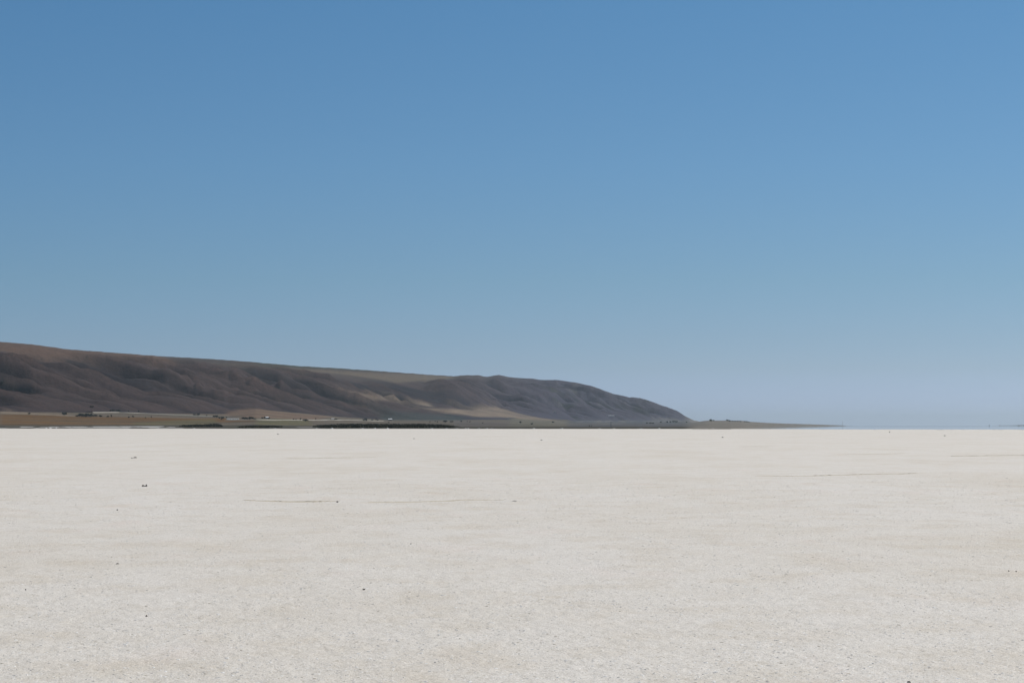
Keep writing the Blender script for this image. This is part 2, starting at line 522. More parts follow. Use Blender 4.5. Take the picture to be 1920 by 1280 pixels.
# flats and apron
setc(t <= 0, (0.115, 0.092, 0.068))
nx_ = 3.5 * fbm(X / 160., Y / 160., 3, 95); ny_ = 1.1 * fbm(X / 140., Y / 220., 3, 96)
QX, QY = PX + nx_, PY + 0.5 * ny_
POLY = [
 ([(-1500, 560), (0, 630), (330, 664), (330, 682), (280, 678), (200, 669), (150, 669), (100, 677), (50, 668), (0, 657), (-1500, 640)], (0.108, 0.067, 0.049), 0.9),
 ([(285, 664), (430, 670), (430, 681), (340, 679)], (0.060, 0.050, 0.046), 0.8),
 ([(480, 672), (640, 684), (740, 693), (740, 698), (640, 693), (540, 688), (480, 682)], (0.050, 0.056, 0.040), 0.85),
 ([(540, 691), (600, 693), (700, 699), (800, 703), (862, 707), (800, 713), (745, 718), (715, 712), (655, 703)], (0.125, 0.098, 0.070), 0.9),
 ([(622, 731.5), (655, 734), (700, 740.5), (762, 748.5), (800, 755), (812, 763), (790, 759.5), (730, 751), (690, 746), (640, 737)], (0.225, 0.172, 0.125), 0.9),
 ([(772, 765), (800, 765), (835, 766), (872, 768), (900, 762), (925, 763), (962, 772), (1005, 782), (1068, 792), (1030, 791), (960, 783), (890, 781), (850, 776), (805, 768)], (0.235, 0.180, 0.130), 0.92),
 ([(418, 778), (445, 768), (482, 766), (545, 774), (625, 781), (590, 787), (480, 783)], (0.165, 0.105, 0.070), 0.9),
 ([(0, 771), (30, 772), (140, 778), (145, 782), (60, 777), (0, 776)], (0.25, 0.195, 0.14), 0.7),
 ([(0, 777), (60, 777), (150, 781), (300, 783), (480, 785), (480, 791), (240, 797.5), (0, 798)], (0.132, 0.066, 0.018), 0.95),
 ([(250, 792), (330, 788), (405, 786), (405, 796), (250, 796.5)], (0.118, 0.098, 0.040), 0.9),
 ([(480, 785), (582, 786), (582, 797), (480, 797)], (0.115, 0.102, 0.045), 0.9),
 ([(690, 767), (760, 772), (870, 781), (870, 789), (720, 788)], (0.034, 0.046, 0.044), 0.7),
 ([(850, 789), (962, 790), (962, 803), (850, 803)], (0.105, 0.088, 0.080), 0.9),
 ([(955, 784), (1065, 790), (1065, 803), (955, 803)], (0.130, 0.118, 0.088), 0.9),
 ([(1065, 789), (1300, 787), (1300, 803), (1065, 803)], (0.072, 0.076, 0.092), 0.9),
 ([(1222, 785), (1275, 785.5), (1275, 788), (1222, 787.5)], (0.20, 0.19, 0.17), 0.8),
]
for pts, c, w in POLY:
    soft = box_blur(poly_mask(pts, QX, QY).astype(float), 2, 2)
    if c[0] > 0.14 and pts[0][1] > 725 and pts[0][0] > 600:       # grass fans: thin and uneven
        soft = soft * np.clip(0.85 + 0.35 * fbm(X / 90., Y / 160., 3, 93), 0.4, 1)
    setc(soft, c, w)
# the flats below the headland: thin stripes of salt, scrub and mud
for (y0_, y1_, c, w) in ((789.4, 790.2, (0.20, 0.19, 0.17), 0.8), (791.6, 792.6, (0.048, 0.060, 0.058), 0.8), (794.0, 794.8, (0.16, 0.145, 0.14), 0.7), (796.4, 797.6, (0.050, 0.056, 0.066), 0.7), (799.2, 800.2, (0.15, 0.14, 0.135), 0.6)):
    band = smooth(y0_ - 0.5, y0_, QY) * (1 - smooth(y1_, y1_ + 0.5, QY)) * smooth(1020, 1080, PX) * (1 - smooth(1270, 1310, PX))
    setc(band * np.clip(0.5 + 1.2 * fbm(PX / 45., Y / 600., 3, int(y0_)), 0, 1), c, w)
# narrow field strips across the apron
strip = smooth(0.1, 0.5, perlin(X / 900., Y / 70., 97)) * (t <= 0) * smooth(3300, 3800, Y)
setc(strip > 0, (0.20, 0.165, 0.115), 0.5 * strip)
strip2 = smooth(0.15, 0.5, perlin(X / 700., Y / 60., 98)) * (t <= 0) * smooth(3300, 3800, Y)
setc(strip2 > 0, (0.050, 0.052, 0.038), 0.7 * strip2)
# the low wet flats: dark mud with salt pans
mud = (Y < 3650) & (P < 1440)
setc(mud, (0.056, 0.051, 0.035), 0.9)
setc(mud & (Y < 1620), (0.040, 0.036, 0.028), 0.9)
pan = fbm(P / 26., Y / 1500., 3, 99) + 0.5 * smooth(60, 130, P) - 0.75 * smooth(290, 345, P) - 0.5 * smooth(30, 0, P)
setc((Y > 2250) & (Y < 3500) & (P < 345), (0.62, 0.61, 0.59), 0.95 * smooth(0.05, 0.2, pan))
pan2 = fbm(P / 60., Y / 1500., 3, 100) + 0.45 * smooth(130, 200, P) - 0.9 * smooth(300, 340, P)
setc((Y > 1600) & (Y < 1800) & (P < 345), (0.60, 0.59, 0.57), 0.9 * smooth(0.1, 0.25, pan2))
pan3 = perlin(P / 30., Y * 0, 102) - np.abs(P - 575) / 40. + 0.9
setc((Y > 1900) & (Y < 2700), (0.32, 0.31, 0.29), 0.8 * smooth(0.0, 0.4, pan3))
# spit
spn = np.clip(0.5 + 0.7 * fbm(X / 200., Y / 700., 4, 103), 0, 1)[..., None]
spc = np.array([0.205, 0.186, 0.160]) * spn + np.array([0.160, 0.150, 0.132]) * (1 - spn)
w_ = smooth(1275, 1310, P)[..., None]
cover[:] = cover * (1 - w_) + spc * w_

def grid_faces(keep):
    m, n = X.shape
    idx = np.arange(m * n).reshape(m, n)
    F = np.stack([idx[:-1, :-1], idx[:-1, 1:], idx[1:, 1:], idx[1:, :-1]], axis=-1).reshape(-1, 4)
    return F[keep.ravel()]
def sub_mesh(name, F):
    used = np.unique(F)
    remap = np.full(X.size, -1, dtype=np.int64); remap[used] = np.arange(len(used))
    V = np.stack([X, Y, Z], axis=-1).reshape(-1, 3)[used]
    return np_mesh(name, V, remap[F], True, cover.reshape(-1, 3)[used])
zc = np.maximum.reduce([Z[:-1, :-1], Z[1:, :-1], Z[:-1, 1:], Z[1:, 1:]])
tc = t[:-1, :-1]; pc = P[:-1, :-1]
land = zc > -0.2
is_hill = (tc > 0) & (pc < 1312)
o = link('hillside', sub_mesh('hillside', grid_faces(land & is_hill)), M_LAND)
tag(o, 'long bare brown escarpment with gullies running down to a low headland', kind='structure')
o = link('shore_plain', sub_mesh('shore_plain', grid_faces(land & ~is_hill & (pc < 1300))), M_LAND)
tag(o, 'strip of brown fields and dark mud between the salt and the hill', kind='structure')
o = link('spit', sub_mesh('spit', grid_faces(land & ~is_hill & (pc >= 1300))), M_LAND)
tag(o, 'low grey brown spit tapering out to the right of the headland', kind='structure')

PYrun = np.minimum.accumulate(PY, axis=0)
def ground(px, py):
    """point of the land first seen at px, py (or on the skyline there)"""
    j = int(np.argmin(np.abs(pxc - px)))
    col = PYrun[:, j]
    hit = np.nonzero(col <= py)[0]
    i = int(hit[0]) if len(hit) else int(np.argmin(PY[:, j]))
    y = yr[i]
    if i > 0 and len(hit):
        a, b = PY[i - 1, j], PY[i, j]
        if a > b: y = yr[i - 1] + (yr[i] - yr[i - 1]) * min(1, max(0, (a - py) / (a - b)))
    z = float(np.interp(y, yr, Z[:, j]))
    return (px - 960) / FPX * y, float(y), z

# far shore, faint beyond the water at the right
pxf = np.arange(1868, 3600, 16.0)
yf = np.array([38000, 38600, 39300, 40000, 41500, 43500, 46000.])
Yf, Pf = np.meshgrid(yf, pxf, indexing='ij')
zf = (36 * smooth(1868, 1898, Pf) + 70 * smooth(2000, 3000, Pf)) * (0.75 + 0.5 * fbm(Pf / 90., Yf / 9000., 3, 5))
zf = zf * np.array([0, 0.55, 0.85, 1.0, 0.9, 0.6, 0.0])[:, None] - 0.4
m, n = Yf.shape
idx = np.arange(m * n).reshape(m, n)
F = np.stack([idx[:-1, :-1], idx[:-1, 1:], idx[1:, 1:], idx[1:, :-1]], axis=-1).reshape(-1, 4)
V = np.stack([(Pf - 960) / FPX * Yf, Yf, zf], axis=-1).reshape(-1, 3)
o = link('far_shore', np_mesh('far_shore', V, F, True, np.tile([0.07, 0.066, 0.06], (len(V), 1))), M_LAND)
tag(o, 'faint far shore fading into haze at the right edge', kind='structure')

# ------------------------------------------------------------------ road on a low bank along the hill foot
def road(name, pts, width, height, label):
    P3 = []
    for (a, b) in zip(pts[:-1], pts[1:]):
        k = max(2, int(abs(b[0] - a[0]) / 5))
        for i in range(k):
            f = i / k
            P3.append(ground(a[0] + (b[0] - a[0]) * f, a[1] + (b[1] - a[1]) * f))
    P3 = np.array(P3)
    for _ in range(4):
        P3[1:-1] = (P3[:-2] + 2 * P3[1:-1] + P3[2:]) / 4
    # keep it on the ground
    d = np.gradient(P3[:, :2], axis=0); d /= np.linalg.norm(d, axis=1)[:, None] + 1e-9
    nrm = np.stack([d[:, 1], -d[:, 0]], axis=-1)
    V = []
    for p, q_ in zip(P3, nrm):
        px = 960 + FPX * p[0] / p[1]
        j = int(np.argmin(np.abs(pxc - px)))
        z = float(np.interp(p[1], yr, Z[:, j]))
        for off, dz in ((width, -1.5), (width / 2, height), (-width / 2, height), (-width, -1.5)):
            V.append((p[0] + q_[0] * off, p[1] + q_[1] * off, z + dz))
    F = [(i * 4 + k, i * 4 + k + 1, i * 4 + 5 + k, i * 4 + 4 + k) for i in range(len(P3) - 1) for k in range(3)]
    o = link(name, np_mesh(name, np.array(V), np.array(F), False), M_ROAD)
    tag(o, label, kind='structure')
road('road', [(168, 773.5), (215, 773.2), (262, 774.8), (320, 777.5), (370, 779.8), (410, 781.5)], 12, 1.6, 'pale gravel road climbing along the foot of the brown hill')
road('road', [(428, 787.2), (480, 787.0), (540, 787.5), (640, 787.0), (720, 789.5)], 10, 1.0, 'pale farm road crossing the plain below the tan slope')

# ------------------------------------------------------------------ reed belts
def reed_belt(name, outline, y0, y1, count, label, seed):
    rng = np.random.default_rng(seed)
    xs = [p[0] for p in outline]; ys = [p[1] for p in outline]
    V, F = [], []
    for c in range(count):
        px = rng.uniform(xs[0], xs[-1])
        yy = y0 + (y1 - y0) * rng.random() ** 0.7
        j = int(np.argmin(np.abs(pxc - px)))
        z = float(np.interp(yy, yr, Z[:, j])) - 0.1
        topy = np.interp(px, xs, ys)
        f = (yy - y0) / (y1 - y0)
        h = max(0.8, ((797.5 - topy) / FPX * yy + EYE) * (0.45 + 0.55 * f)) * rng.uniform(0.7, 1.1)
        x = (px - 960) / FPX * yy
        w = rng.uniform(1.0, 2.4)
        for b in range(9):
            a = rng.uniform(0, 2 * math.pi); r0 = rng.random() * w
            bx, by = x + r0 * math.cos(a), yy + r0 * math.sin(a)
            a2 = rng.uniform(0, math.pi); hw = rng.uniform(0.25, 0.6)
            hb = h * rng.uniform(0.6, 1.05)
            lx, ly = rng.normal(0, 0.35), rng.normal(0, 0.35)
            k = len(V)
            V += [(bx - hw * math.cos(a2), by - hw * math.sin(a2), z), (bx + hw * math.cos(a2), by + hw * math.sin(a2), z),
                  (bx + lx + hw * 0.5 * math.cos(a2), by + ly + hw * 0.5 * math.sin(a2), z + hb),
                  (bx + lx - hw * 0.5 * math.cos(a2), by + ly - hw * 0.5 * math.sin(a2), z + hb * 0.93)]
            F.append((k, k + 1, k + 2, k + 3))
    o = link(name, np_mesh(name, np.array(V), np.array(F), False), M_REED)
    tag(o, label, 'reeds', kind='stuff')
reed_belt('reed_belt', [(588, 797), (600, 795.5), (640, 793.2), (720, 793.2), (790, 793.5), (830, 795), (850, 797)], 1650, 3300, 1500,
          'dark reed belt along the shore below the long tan slope', 1)
reed_belt('reed_belt', [(337, 797.5), (345, 795.5), (370, 794), (400, 793), (413, 793.5), (416, 797)], 2500, 3400, 260,
          'short dark reed patch on the shore under the olive field', 2)
reed_belt('reed_belt', [(448, 799), (462, 797), (500, 796.5), (530, 798)], 1700, 3200, 380,
          'low dark reed belt on the shore below the farm cluster', 3)
reed_belt('reed_belt', [(843, 799), (848, 796.5), (856, 798), (862, 799)], 2500, 3200, 50,
          'small dark reed tuft at the right end of the long reed belt', 4)

# ------------------------------------------------------------------ trees
def tree_meshes(seed, w, h, trunk_h, lean=0.0):
    """unit: metres; crown of leaf clumps around limbs, tapered trunk"""
    rng = np.random.default_rng(seed)
    V, F = [], []
    def tube(p0, p1, r0, r1, n=6):
        p0, p1 = Vector(p0), Vector(p1)
        d = (p1 - p0).normalized()
        a = d.orthogonal().normalized(); b = d.cross(a)
        k = len(V)
        for p, r in ((p0, r0), (p1, r1)):
            for i in range(n):
                q_ = 2 * math.pi * i / n
                V.append(tuple(p + a * math.cos(q_) * r + b * math.sin(q_) * r))
        for i in range(n):
            F.append((k + i, k + (i + 1) % n, k + n + (i + 1) % n, k + n + i))
    tube((0, 0, -0.4), (lean, 0, trunk_h), 0.05 * h, 0.035 * h)
    tube((lean, 0, trunk_h), (lean * 1.5, 0, h * 0.75), 0.035 * h, 0.012 * h)
    for i in range(4):
        a = rng.uniform(0, 6.28); r = w * 0.32
        tube((lean, 0, trunk_h * rng.uniform(0.8, 1.2)), (lean + r * math.cos(a), r * math.sin(a), h * rng.uniform(0.45, 0.75)), 0.02 * h, 0.008 * h, 5)
    tm = np_mesh('trunk', np.array(V), np.array(F))
    CV, CF = [], []
    nb = 9
    cs = []
    for i in range(nb):
        a = rng.uniform(0, 6.28); r = w * 0.5 * math.sqrt(rng.random()) * 0.75
        cs.append((lean + r * math.cos(a), r * math.sin(a), trunk_h + (h - trunk_h) * rng.uniform(0.18, 0.82), w * rng.uniform(0.16, 0.27)))
    for (cx, cy, cz, cr_) in cs:
        for i in range(24):
            v = rng.normal(size=3); v /= np.linalg.norm(v)
            p = np.array([cx, cy, cz]) + v * cr_ * rng.uniform(0.55, 1.1) * np.array([1, 1, 0.85])
            t1 = rng.normal(size=3); t1 -= v * t1.dot(v) * 0.7; t1 /= np.linalg.norm(t1)
            t2 = np.cross(v, t1); t2 /= np.linalg.norm(t2)
            sz = cr_ * rng.uniform(0.28, 0.5)
            k = len(CV)
            for (sa, sb) in ((-1, -0.6), (1, -0.5), (0.7, 0.8), (-0.8, 0.6)):
                CV.append(tuple(p + t1 * sa * sz + t2 * sb * sz * 0.8))
            CF.append((k, k + 1, k + 2, k + 3))
    cm = np_mesh('crown', np.array(CV), np.array(CF), False)
    return tm, cm
def make_proto(seed, w, h, th, mat, lean=0.0):
    tm, cm = tree_meshes(seed, w, h, th, lean)
    tm.materials.append(M_BARK); cm.materials.append(mat)
    return tm, cm
PROTO = {'round': make_proto(1, 1.2, 1.0, 0.18, M_LEAF), 'wide': make_proto(2, 1.7, 1.0, 0.15, M_LEAF),
         'tall': make_proto(3, 0.55, 1.0, 0.14, M_LEAF, 0.03), 'grey': make_proto(4, 1.3, 1.0, 0.16, M_LEAF2)}
PW = {'round': 1.2, 'wide': 1.7, 'tall': 0.55, 'grey': 1.3}
first_tree = {}
def tree(px, py, hpx, kind, label, group=None, at=None):
    x, y, z = at if at else ground(px, py)
    S = hpx * y / FPX
    if kind not in first_tree:
        root = empty('tree', (0, 0, 0))
        link('trunk', PROTO[kind][0], None, root); link('crown', PROTO[kind][1], None, root)
        first_tree[kind] = root
    else:
        src = first_tree[kind]
        root = src.copy(); COL.objects.link(root)
        for ch in src.children:
            c = ch.copy(); COL.objects.link(c); c.parent = root
        if 'group' in root.keys(): del root['group']
    root.location = (x, y, z - 0.1)
    root.rotation_euler = (0, 0, random.uniform(0, 6.28))
    root.scale = (S, S, S * random.uniform(0.92, 1.08))
    tag(root, label, 'tree', group)
    return root
ORD = ['first', 'second', 'third', 'fourth', 'fifth', 'sixth', 'seventh', 'eighth', 'ninth', 'tenth', 'eleventh', 'twelfth', 'thirteenth',
       'fourteenth', 'fifteenth', 'sixteenth', 'seventeenth', 'eighteenth', 'nineteenth', 'twentieth']
def row(items, text, group):
    for i, (px, py, h, kd) in enumerate(items):
        w = {0: 'leftmost'}.get(i, 'rightmost' if i == len(items) - 1 else ORD[i] + ' from left')
        tree(px, py, h, kd, {'round': 'round', 'wide': 'spreading', 'tall': 'slender', 'grey': 'greyish'}[kd] + ' tree, ' + w + ' ' + text, group)

tree(55, 777, 4.5, 'round', 'small dark tree on the pale bank at the far left of the brown field')
tree(121, 778, 5.5, 'wide', 'lone spreading dark tree left of the dense grove on the brown field', )
row([(145.5, 781.2, 4.5, 'grey'), (149, 781, 5.5, 'round'), (153, 781.3, 6.5, 'wide'), (158, 781.4, 6.5, 'round'), (162.5, 781.5, 6.3, 'wide'), (167.5, 781.5, 6.5, 'wide'),
     (172, 781.4, 6.3, 'round'), (176, 781.3, 5, 'grey'), (180.5, 781.3, 5.5, 'round')], 'in the dense grove above the brown field', 'trees of the dense grove')
row([(189, 782.2, 5.5, 'round'), (202.5, 782.6, 4.5, 'round'), (209, 782.7, 6.5, 'tall')], 'of three standing just right of the dense grove', 'three trees beside the grove')
row([(208, 770.6, 2.6, 'wide'), (212.5, 770.6, 3.2, 'wide'), (219.5, 770.8, 3.4, 'round'), (223.5, 771, 3.6, 'wide'), (241.5, 771.8, 3, 'round'), (260.5, 772, 2.8, 'wide')],
    'in the thin line on the slope above the road', 'trees above the road')
row([(242, 783, 2.6, 'wide'), (250, 782.6, 4, 'round'), (273, 783.6, 2.2, 'grey'), (284, 783.4, 4.4, 'tall')], 'scattered below the gravel road', 'trees below the road')
row([(364, 778.6, 3, 'wide'), (367.5, 778.7, 3.2, 'round'), (372, 778.8, 3.8, 'wide'), (387.5, 780, 3, 'round')], 'in the small group above the end of the gravel road', 'trees at the road end')
row([(401.5, 781.8, 3, 'wide'), (406, 782, 3.6, 'wide'), (412, 784.6, 3.6, 'grey'), (417, 785, 4, 'wide'), (415.5, 787, 3, 'round'), (425.5, 783.6, 2.6, 'grey'), (432.5, 787.4, 3.5, 'tall')],
    'among scattered farm trees left of the white wall', 'farm trees left of the white wall')
row([(455.5, 786, 4.6, 'round'), (459.5, 786.3, 4.2, 'wide'), (464, 786.4, 4.4, 'grey'), (469, 786.2, 5, 'wide'), (473.5, 786, 5.2, 'round'), (478, 786.6, 3, 'wide')],
    'in the dark clump right of the white wall', 'dark clump right of the white wall')
row([(492, 784.4, 2.6, 'wide'), (496, 784.6, 4.6, 'round'), (504.5, 785, 2.6, 'wide')], 'around the small white farmhouse', 'trees around the white farmhouse')
row([(550.5, 787.2, 3.2, 'round'), (555, 787.2, 2.2, 'wide'), (564, 788, 5.6, 'tall'), (569.5, 789, 4, 'round'), (573.5, 789.6, 3.8, 'wide'), (577, 789.4, 3.4, 'round')],
    'in the group above the olive strip', 'trees above the olive strip')
tree(592, 787.6, 5.2, 'tall', 'slender lone tree between the olive strip and the grey shed')
row([(621, 787.2, 2, 'wide'), (629, 787.6, 3.4, 'wide'), (632.5, 787.4, 2.6, 'round')], 'beside the grey shed', 'trees beside the grey shed')
row([(682, 788.8, 4.2, 'round'), (686, 788.8, 4.4, 'wide'), (698, 788.8, 3, 'wide'), (705.5, 788.6, 5, 'tall'), (708.5, 788.6, 3.2, 'round')],
    'in the group left of the white roofed barn', 'trees left of the white roofed barn')
tree(729, 793.4, 2.6, 'round', 'small dark tree just below the white roofed barn')
row([(806, 791.4, 2.4, 'round'), (816, 791.6, 3.6, 'tall'), (820, 791.6, 2.8, 'round'), (833, 791.4, 4.2, 'round'), (836, 791.4, 3.6, 'wide'), (845.5, 791.6, 2.8, 'wide'), (848.5, 791.4, 3, 'round'),
     (865, 791.2, 3.2, 'round'), (876.5, 791.4, 3.8, 'tall'), (881, 791.6, 3, 'round'), (905, 793.6, 2.4, 'grey')], 'in the loose line beyond the long reed belt', 'trees beyond the long reed belt')
row([(976, 793, 3.2, 'wide'), (997, 796.2, 4, 'round'), (1037, 792.4, 2.8, 'wide')], 'of three at the foot of the right tan slope', 'trees at the right tan slope')
row([(1105, 799.8, 4, 'tall'), (1109, 799.6, 3.6, 'tall')], 'of the pair on the blue grey flats', 'pair on the grey flats')
row([(1213, 793.8, 2.2, 'wide'), (1219, 794.2, 3, 'wide'), (1224, 794.2, 2.8, 'wide'), (1239, 792.2, 2.2, 'wide'), (1251, 792, 2.6, 'wide'), (1257, 791.8, 2.8, 'wide'), (1263, 791.6, 3.2, 'wide'), (1268, 791.8, 3, 'wide'), (1287, 792, 2.2, 'wide')],
    'in the far line along the foot of the headland', 'trees along the foot of the headland')
row([(1332.5, 789.6, 3.6, 'wide'), (1337.5, 789.4, 3, 'round'), (1363.5, 789.4, 3.8, 'round'), (1368, 789.8, 2.6, 'wide'), (1373, 790, 2.2, 'wide'), (1378, 790.2, 2, 'wide'), (1383, 790.4, 2, 'wide'), (1388, 790.8, 2, 'wide'),
     (1396, 791, 2, 'wide'), (1400, 791.2, 2.2, 'wide'), (1404, 791.6, 1.8, 'wide')], 'on the skyline of the low spit', 'trees on the spit')

tree(171, 763, 2.4, 'wide', 'left one of two tiny bushes on the bare slope above the dense grove', 'two bushes on the slope')
tree(173.8, 763.4, 2.6, 'wide', 'right one of two tiny bushes on the bare slope above the dense grove', 'two bushes on the slope')
tree(4, 719, 3.6, 'wide', 'lone dark bush on the hillside at the left edge')

# low islets with single trees far out on the lake, right
def islet(px, dist, width, label):
    rng = np.random.default_rng(int(px))
    x0 = (px - 960) / FPX * dist
    V = [(x0, dist, 0.9)]
    n = 14
    for ring_, (f, z) in enumerate(((0.5, 0.6), (1.0, -0.4))):
        for i in range(n):
            a = 2 * math.pi * i / n
            V.append((x0 + width * f * math.cos(a) * rng.uniform(0.8, 1.2), dist + width * 2 * f * math.sin(a), z))
    F = [(0, 1 + i, 1 + (i + 1) % n) for i in range(n)]
    for i in range(n):
        a, b = 1 + i, 1 + (i + 1) % n
        F += [(a, a + n, b + n), (a, b + n, b)]
    o = link('islet', np_mesh('islet', np.array(V), np.array(F), True, np.tile([0.11, 0.095, 0.08], (len(V), 1))), M_LAND)
    tag(o, label, kind='structure')
    return (x0, dist, 0.85)
for px, hh, lab in ((1854.5, 1.9, 'dark round tree on a tiny islet on the horizon, left of two lone dots'),
                    (1874, 1.6, 'dark round tree on a tiny islet on the horizon, just left of the far shore'),
                    (1909.5, 1.8, 'dark round tree on a tiny islet in front of the faint far shore')):
    at = islet(px, 20000, 8, 'tiny low islet under the lone tree on the horizon at ' + {1854.5: 'the left of the three', 1874: 'the middle of the three', 1909.5: 'the right of the three'}[px])
    tree(px, 798, hh, 'round', lab, None, at)

# ------------------------------------------------------------------ buildings
def box(V, F, x0, x1, y0, y1, z0, z1):
    k = len(V)
    V += [(x0, y0, z0), (x1, y0, z0), (x1, y1, z0), (x0, y1, z0), (x0, y0, z1), (x1, y0, z1), (x1, y1, z1), (x0, y1, z1)]
    F += [(k, k + 3, k + 2, k + 1), (k + 4, k + 5, k + 6, k + 7), (k, k + 1, k + 5, k + 4), (k + 1, k + 2, k + 6, k + 5), (k + 2, k + 3, k + 7, k + 6), (k + 3, k, k + 4, k + 7)]
def box_obj(name, dims, mat, parent):
    V, F = [], []
    box(V, F, *dims)
    return link(name, np_mesh(name, np.array(V), np.array(F), False), mat, parent)
def building(name, px, py, L, D, H, roof_h, wall_mat, roof_mat, label, cat, nwin=2, rz=0.0):
    x, y, z = ground(px, py)
    root = empty(name, (x, y, z - 0.3), rz)
    tag(root, label, cat)
    box_obj('wall', (-L / 2, L / 2, -D / 2, D / 2, -1.0, H), wall_mat, root)
    # gabled roof with eaves, ridge along the length, 0.18 m thick
    e = 0.45
    V = [(-L / 2 - e, -D / 2 - e, H + 0.02), (L / 2 + e, -D / 2 - e, H + 0.02), (L / 2 + e, D / 2 + e, H + 0.02), (-L / 2 - e, D / 2 + e, H + 0.02),
         (-L / 2 - e, 0, H + roof_h), (L / 2 + e, 0, H + roof_h)]
    me = bpy.data.meshes.new('roof')
    me.from_pydata(V, [], [(0, 1, 5, 4), (2, 3, 4, 5), (0, 4, 3), (1, 2, 5), (3, 2, 1, 0)])
    link('roof', me, roof_mat, root)
    box_obj('door', (-0.55, 0.55, -D / 2 - 0.06, -D / 2 + 0.05, 0.0, 2.1), M_DOOR, root)
    for i in range(nwin):
        cx = -L / 2 + L * (i + 0.5) / nwin
        if abs(cx) < 1.3: cx += 1.6 * (1 if cx >= 0 else -1)
        fr = box_obj('window', (cx - 0.65, cx + 0.65, -D / 2 - 0.05, -D / 2 + 0.05, 1.0, 2.2), M_WHITEROOF, root)
        box_obj('pane', (cx - 0.52, cx + 0.52, -D / 2 - 0.08, -D / 2 - 0.03, 1.12, 2.08), M_GLASS, fr)
    return root
building('house', 500.8, 784.6, 5.5, 5, 2.6, 1.5, M_WHITEWALL, M_WHITEROOF, 'small white farmhouse among dark trees above the olive strip', 'house', 2, 0.2)
building('house', 437, 787.0, 22, 5, 2.3, 0.6, M_WHITEWALL, M_WHITEROOF, 'long low white farm building left of the dark tree clump', 'house', 5, 0.05)
building('shed', 624.5, 786.6, 6, 5, 2.2, 1.2, M_GREYWALL, M_WHITEROOF, 'small grey shed with pale roof between two dark trees', 'shed', 1, -0.2)
building('barn', 731.8, 788.0, 9.5, 7, 3.2, 2.2, M_GREYWALL, M_WHITEROOF, 'barn with bright white roof standing alone above the long reed belt', 'barn', 2, 0.1)
building('house', 1145, 780.2, 30, 8, 3.4, 1.0, M_WHITEWALL, M_WHITEROOF, 'long white building low on the dark headland slope', 'house', 7, 0.0)
building('house', 1039, 772.2, 11, 7, 2.6, 1.2, M_WHITEWALL, M_DARKROOF, 'small pale house on the headland slope above the tan fan', 'house', 2, 0.3)

def mast(px, py, hpx, r, label, at=None, arm=True):
    x, y, z = at if at else ground(px, py)
    h = hpx * y / FPX
    root = empty('mast', (x, y, z - 0.2))
    tag(root, label, 'mast')
    n = 8
    V = [(r * (1 if k == 0 else 0.55) * math.cos(2 * math.pi * i / n), r * (1 if k == 0 else 0.55) * math.sin(2 * math.pi * i / n), -1.5 if k == 0 else h) for k in (0, 1) for i in range(n)]
    me = bpy.data.meshes.new('pole')
    me.from_pydata(V, [], [(i, (i + 1) % n, n + (i + 1) % n, n + i) for i in range(n)] + [tuple(range(n, 2 * n))])
    link('pole', me, M_METAL, root)
    if arm:
        box_obj('crossarm', (-h * 0.11, h * 0.11, -r * 0.6, r * 0.6, h * 0.90, h * 0.90 + r), M_METAL, root)
    box_obj('base', (-r * 2.2, r * 2.2, -r * 2.2, r * 2.2, -1.0, 0.6), M_GREYWALL, root)
mast(610, 792.5, 4.5, 0.22, 'thin grey pole on the plain between the olive strip and the reed belt')
mast(1581, 798.3, 8.0, 0.7, 'thin mast standing at the very tip of the low spit', (( 1579.5 - 960) / FPX * 11850, 11850, 1.5), False)
mast(1145.5, 800.0, 10.0, 0.45, 'tall thin mast on the grey flats below the long white building')

# ------------------------------------------------------------------ salt heaps along the far salt edge
def lump_mesh(name, seed, rings=4, seg=10, rough=0.22, flat=0.5):
    rng = np.random.default_rng(seed)
    V, F = [], []
    ph = rng.uniform(0, 6.28, 4)
    for i in range(rings + 1):
        f = i / rings
        z = math.sin(f * math.pi / 2)
        r = math.cos(f * math.pi / 2 * 0.97)
        for j in range(seg):
            a = 2 * math.pi * j / seg
            k = 1 + rough * (math.sin(2 * a + ph[0]) * 0.6 + math.sin(3 * a + ph[1] + f * 2) * 0.5 + rng.normal() * 0.3)
            V.append((0.5 * r * k * math.cos(a), 0.5 * r * k * math.sin(a), flat * z * (1 + rough * 0.6 * math.sin(a + ph[2]))))
    for i in range(rings):
        for j in range(seg):
            F.append((i * seg + j, i * seg + (j + 1) % seg, (i + 1) * seg + (j + 1) % seg, (i + 1) * seg + j))
    return np_mesh(name, np.array(V), np.array(F), True)
heap_mesh = [lump_mesh('salt_heap', 20 + i, 5, 12, 0.25, 1.0) for i in range(3)]
for hm in heap_mesh: hm.materials.append(M_HEAP)
HEAPS = [(69, 2.4, 1.4), (87, 4.5, 1.8), (95, 5, 1.6), (106, 2.6, 2.2), (297, 2.5, 1.4), (364, 4, 1.5), (516, 3.4, 1.5), (594, 3, 1.6), (623, 4.4, 2.2), (680, 3.4, 1.8), (703.5, 3.6, 2.2), (727, 4, 1.9),
         (810, 3, 1.9), (837, 2.6, 1.9), (857, 2.8, 1.4), (873, 3, 2.0), (878, 3.2, 2.0), (898, 2.8, 2.2), (913, 3.4, 1.9), (922, 2.4, 1.9),
         (1001, 4.6, 1.8), (1054, 3.6, 1.8), (1124, 4.6, 1.3), (1151, 4, 1.2), (1202, 4.4, 1.3), (1236, 4, 2.1), (1324, 5.4, 1.3), (1336, 4.4, 1.8), (1371, 3.6, 1.1), (1391, 3.4, 1.0)]
def heap_word(i):
    if i == 0: return 'leftmost of all'
    if i == len(HEAPS) - 1: return 'rightmost of all'
    if i < 15: return ORD[i] + ' from the left'
    return ORD[len(HEAPS) - 1 - i] + ' from the right'
